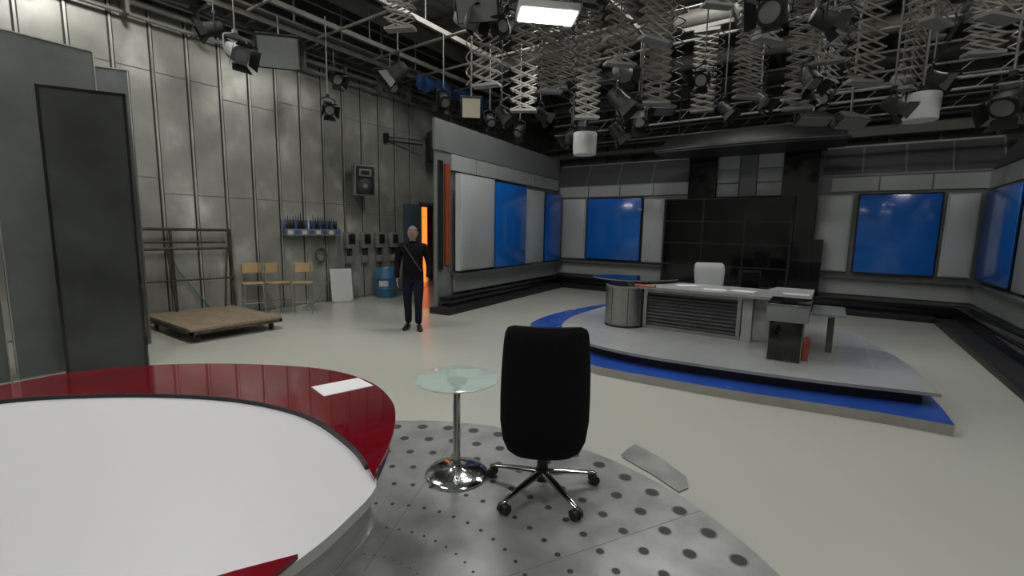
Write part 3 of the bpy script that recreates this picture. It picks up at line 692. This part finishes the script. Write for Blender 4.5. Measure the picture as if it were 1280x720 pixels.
for y, z, x0, x1 in ((11.3, 4.28, -6.5, 3.5), (10.0, 4.15, -1.0, 5.0), (13.4, 4.4, -7, 3)):
    b.cyl((x0, y, z), (x1, y, z), .028, PIPE, n=10); b.cyl((x0, y, z+.25), (x1, y, z+.25), .018, PIPE, n=8)
    k = x0+.3
    while k < x1: b.cyl((k, y, z), (k+.25, y, z+.25), .01, PIPE, n=6); k += .5
    for k in (x0+.5, (x0+x1)/2, x1-.5): b.cyl((k, y, z), (k, y, 5.2), .01, PIPE, n=6)
b.done()
def pantograph(X, Y, zb, w=.35, zt=5.06, ch=.105):
    ch *= random.uniform(.85, 1.3); w *= random.uniform(.88, 1.08)
    b = B("pantograph_hanger"); n = max(3, int((zt-zb)/ch)); h = (zt-.1-zb)/n; rr = random.uniform(-.55, .55)
    for yy in (-.05, .05):
        for i in range(n):
            z1 = zt-.1-i*h; z0 = z1-h
            for sgn, dy in ((1, 0), (-1, .014)):
                b.box((0, yy+dy, (z0+z1)/2), (math.hypot(w, h), .006, .020), PANTO, ry=sgn*math.atan2(h, w))
    for i in range(n+1):
        z = zt-.1-i*h
        for sx in (-1, 1): b.cyl((sx*w/2, -.06, z), (sx*w/2, .07, z), .012, PANTO, n=6)
    b.box((0, 0, zt-.05), (w+.05, .14, .05), GPLAST); b.box((0, 0, zt+.03), (.8, .05, .06), BEAM, rz=-rr-RA); b.box((0, 0, zb-.01), (w+.02, .13, .03), GPLAST)
    if random.random() < .7:
        m = n*4; pts = []; am = random.uniform(.05, .15); sx = random.choice((-1, 1))
        for i in range(m+1): pts.append((sx*(w*.5+am*abs(math.sin(i*.6))), -.06, zt-.1-(zt-.1-zb)*i/m))
        b.tube(pts, .009, random.choice((RUBBER, PIPE, RUBBER)), 5)
    x, y = T(X, Y); b.done((x, y, 0), RA+rr)
PL = [(-.37, 6, 3.50), (.11, 6.3, 3.28), (.5, 6.9, 3.7), (.98, 6.5, 3.25), (1.30, 6, 3.78), (1.62, 5.7, 3.95), (1.92, 6.5, 3.46), (3.15, 8, 3.75), (3.4, 7, 3.7), (2.85, 5.5, 3.9), (3.86, 6.5, 3.42), (3.76, 5.8, 3.78), (3.63, 5, 3.30), (3.97, 4.6, 3.72), (4.55, 5.5, 3.38), (4.06, 4.1, 3.55), (4.84, 5, 3.6), (-1.44, 6, 4.15), (2.3, 7.7, 4.2), (2.3, 5.6, 4.3), (.9, 8.1, 4.1), (4.9, 7.5, 4.1), (5.4, 6.4, 4.3)]
for q in PL: pantograph(*q)

def spot(X, Y, z, rz=0, tilt=.6, k=1., body=BLACKM, lens=LENS, top=5.13, flaps=True, kind="studio_spotlight"):
    k *= .68
    b = B(kind)
    M = Matrix.Rotation(tilt, 3, 'X')
    def q(p): return tuple(M @ Vector((p[0]*k, p[1]*k, p[2]*k)))
    prof = [(.16, .07), (.15, .10), (.05, .125), (-.10, .125), (-.13, .135), (-.17, .135), (-.17, .11)]
    b.loft([[q((r*math.copysign(abs(math.cos(a))**.75, math.cos(a)), y, r*math.copysign(abs(math.sin(a))**.75, math.sin(a)))) for a in [i*math.pi/10 for i in range(20)]] for y, r in prof], body)
    b.cyl(q((0, -.165, 0)), q((0, -.178, 0)), .105*k, lens, n=24)
    if flaps:
        for i in range(4):
            a = i*math.pi/2; c, s_ = math.cos(a), math.sin(a)
            def w(u, v, yy): return q((c*v-s_*u, yy, s_*v+c*u))
            o = [w(-.11, .13, -.17), w(.11, .13, -.17), w(.15, .20, -.31), w(-.15, .20, -.31)]
            o2 = [w(-.11, .137, -.17), w(.11, .137, -.17), w(.15, .207, -.31), w(-.15, .207, -.31)]
            b.loft([o, o2], BLACKM)
    for i in range(5): b.cyl(q((-.09, .02+i*.025, .128)), q((.09, .02+i*.025, .128)), .006*k, body, n=6)
    yk = .17*k
    b.tube([(-yk, 0, 0), (-yk, 0, .2*k), (-.03, 0, .26*k), (.03, 0, .26*k), (yk, 0, .2*k), (yk, 0, 0)], .010, body, 6)
    b.cyl((0, 0, .25*k), (0, 0, max(.3*k, top-z)), .010, BEAM, n=8); b.box((0, 0, .29*k), (.05, .05, .05), body)
    x, y = T(X, Y); return b.done((x, y, z), RA+rz)
def scoop(X, Y, z, r=.17, h=.34, top=5.13):
    b = B("white_lamp_shade")
    pr = [(0, r*.93), (.01, r), (h*.6, r*1.04), (h*.95, r*1.05), (h, r*1.0)]
    b.loft([[(q*math.cos(a*math.pi/16), q*math.sin(a*math.pi/16), zz-h/2) for a in range(32)] for zz, q in pr], WPLAST)
    b.cyl((0, 0, h/2), (0, 0, h/2+.07), r*.7, BLACKM, n=20); b.tube([(-r*1.05, 0, 0), (-r*1.05, 0, h*.8), (r*1.05, 0, h*.8), (r*1.05, 0, 0)], .01, BLACKM, 6)
    b.cyl((0, 0, h*.8), (0, 0, top-z), .013, PIPE, n=8); x, y = T(X, Y); b.done((x, y, z), RA, rx=.0)
def soft(X, Y, z, rz, w=.62, h=.5, tilt=.4, face=FROST, top=5.13, d=.14):
    b = B("studio_softlight"); M = Matrix.Rotation(tilt, 3, 'X')
    R = []
    for y, kx in ((-.001, 1.0), (d*.4, 1.0), (d, .72), (d+.06, .5)):
        R.append([tuple(M @ Vector((sx*w/2*kx, y, sz*h/2*kx))) for sx, sz in ((-1, -1), (1, -1), (1, 1), (-1, 1))])
    b.loft(R, BLACKM)
    R = [[tuple(M @ Vector((sx*w/2*.93, y, sz*h/2*.93))) for sx, sz in ((-1, -1), (1, -1), (1, 1), (-1, 1))] for y in (-.012, -.002)]
    b.loft(R, face)
    b.tube([(-w/2-.02, .03, 0), (-w/2-.02, .03, h*.6), (w/2+.02, .03, h*.6), (w/2+.02, .03, 0)], .012, BLACKM, 6); b.cyl((0, .03, h*.6), (0, .03, top-z), .014, PIPE, n=8)
    x, y = T(X, Y); b.done((x, y, z), RA+rz, smooth=20)
soft(-3.95, 8, 4.55, .25, .66, .5, .25, face=FROST); soft(-.74, 8, 3.72, .1, .32, .32, .35, face=LAMPDIM); soft(-.45, 5.5, 4.18, -.2, .5, .3, .5, face=GPLAST); soft(4.63, 6.5, 3.22, .3, .5, .2, .9, face=GPLAST); soft(5.3, 8.4, 3.7, 0, .6, .22, 1.0, face=GPLAST); soft(2.9, 9.5, 4.1, 0, .6, .22, 1.0, face=FROST)
spot(-3.79, 6.5, 4.02, 1.0, .5, 1.3, GPLAST); spot(-3.16, 8, 3.68, .6, .5, 1.); spot(-1.97, 8, 4.28, -1.2, .7, 1.5); spot(-.48, 9, 3.76, .4, .7); spot(.10, 9, 3.58, -.6, .7)
spot(1.40, 6.5, 3.50, 1.2, .8, 1.3); spot(1.52, 6.9, 3.98, 2.2, .2, 1.1, GPLAST); spot(1.04, 6.9, 3.86, -.9, .6, 1.2); spot(3.68, 6, 3.66, .2, .9, 1.1, BLACKM); spot(1.85, 7, 3.40, -.5, .9, 1.2); spot(1.50, 7.0, 3.18, 1.5, .9, 1.)
spot(2.44, 4.6, 3.76, -.8, .2, 1.3); spot(4.67, 4.5, 3.0, -1.2, .7, 1.2); spot(4.75, 5.9, 3.6, .4, .5, .9, GPLAST, LENS); spot(4.2, 5.3, 3.15, 1.2, .6, .9, BLACKM); spot(-.6, 5.7, 4.15, .9, .4, 1.2, GPLAST); spot(-.2, 7, 3.4, 1.3, .8, .9); spot(.9, 7.3, 3.15, -1.2, .5, .9)
spot(-4.5, 7.2, 4.6, -1.0, .4, 1.1); spot(3.3, 7.5, 3.65, .8, .8, 1.); spot(5.6, 6.8, 3.6, -.8, .6, 1.1); spot(5.3, 6.1, 3.7, .8, .5, 1.1); spot(.75, 5.3, 4.25, .3, .4, 1.0, GPLAST); spot(2.3, 10.6, 4.0, .3, .7, 1.2); spot(-2.5, 9.5, 4.5, .8, .5, 1.2)
for q in ((-1.3, 8.6, 4.0, .5, .6, 1.1), (.45, 8.4, 3.75, 2.0, .5, 1.0), (1.25, 8.6, 3.7, -.4, .8, 1.1), (2.05, 7.9, 3.75, 1.0, .5, 1.1), (2.75, 7.0, 3.95, -.7, .5, 1.1), (3.9, 7.6, 3.85, .5, .7, 1.1), (4.5, 6.9, 3.7, -1.0, .5, 1.0), (-3.5, 9.2, 4.55, .9, .5, 1.2), (3.2, 5.1, 3.95, 1.4, .4, 1.0), (-.1, 5.6, 4.05, -.6, .5, .9)): spot(*q)
scoop(1.06, 7.1, 3.0, .17, .32); scoop(4.69, 5.5, 3.18, .17, .30)

# ------------------------------------------------------------------ luminaires
def luminaire(X, Y, z, L, W, power, rz=0, col=(1, .995, .965), tilt=0):
    b = B("fluorescent_ceiling_luminaire"); b.box((0, 0, .05), (L+.06, W+.06, .08), WPLAST, bevel=.01); b.box((0, 0, .005), (L, W, .012), LAMPON)
    for sx in (-1, 1): b.cyl((sx*L*.4, 0, .09), (sx*L*.4, 0, 6.12-z), .008, PIPE, n=6)
    x, y = T(X, Y); ob = b.done((x, y, z), rz, rx=tilt)
    ld = bpy.data.lights.new("luminaire_light", 'AREA'); ld.shape = 'RECTANGLE'; ld.size = L; ld.size_y = W; ld.energy = power; ld.color = col
    lo = bpy.data.objects.new("luminaire_light", ld); bpy.context.collection.objects.link(lo); lo.parent = ob; lo.location = (0, 0, -.01)
luminaire(.34, 5.4, 4.05, .62, .26, 24, RA+.15, tilt=-.12)
for X, Y, p in ((-3.2, 2.0, 56), (1.5, 1.0, 34), (-4.2, 5.6, 92), (4.5, 3.0, 18), (3.0, 7.6, 54), (-.5, 8.3, 78), (6.2, 6.5, 40), (-1, -1.8, 42)):
    luminaire(X, Y, 6.0, 1.5, .5, p)  # added luminaires above the view, placed to light the room
w = bpy.data.worlds.new("studio_ambient"); sc.world = w; w.use_nodes = True
w.node_tree.nodes["Background"].inputs[0].default_value = (.5, .5, .48, 1); w.node_tree.nodes["Background"].inputs[1].default_value = .05

# ------------------------------------------------------------------ camera
cd = bpy.data.cameras.new("camera"); cam = bpy.data.objects.new("camera", cd); bpy.context.collection.objects.link(cam)
cd.sensor_width = 36; cd.lens = 36*569/1280; cd.clip_start = .05; cd.clip_end = 100
p, r = math.radians(7.3), math.radians(1.0)
Rm = Matrix.Rotation(RA, 3, 'Z') @ Matrix.Rotation(math.pi/2-p, 3, 'X') @ Matrix.Rotation(r, 3, 'Z')
cam.matrix_world = Matrix.Translation((0, 0, 1.7)) @ Rm.to_4x4()
sc.camera = cam
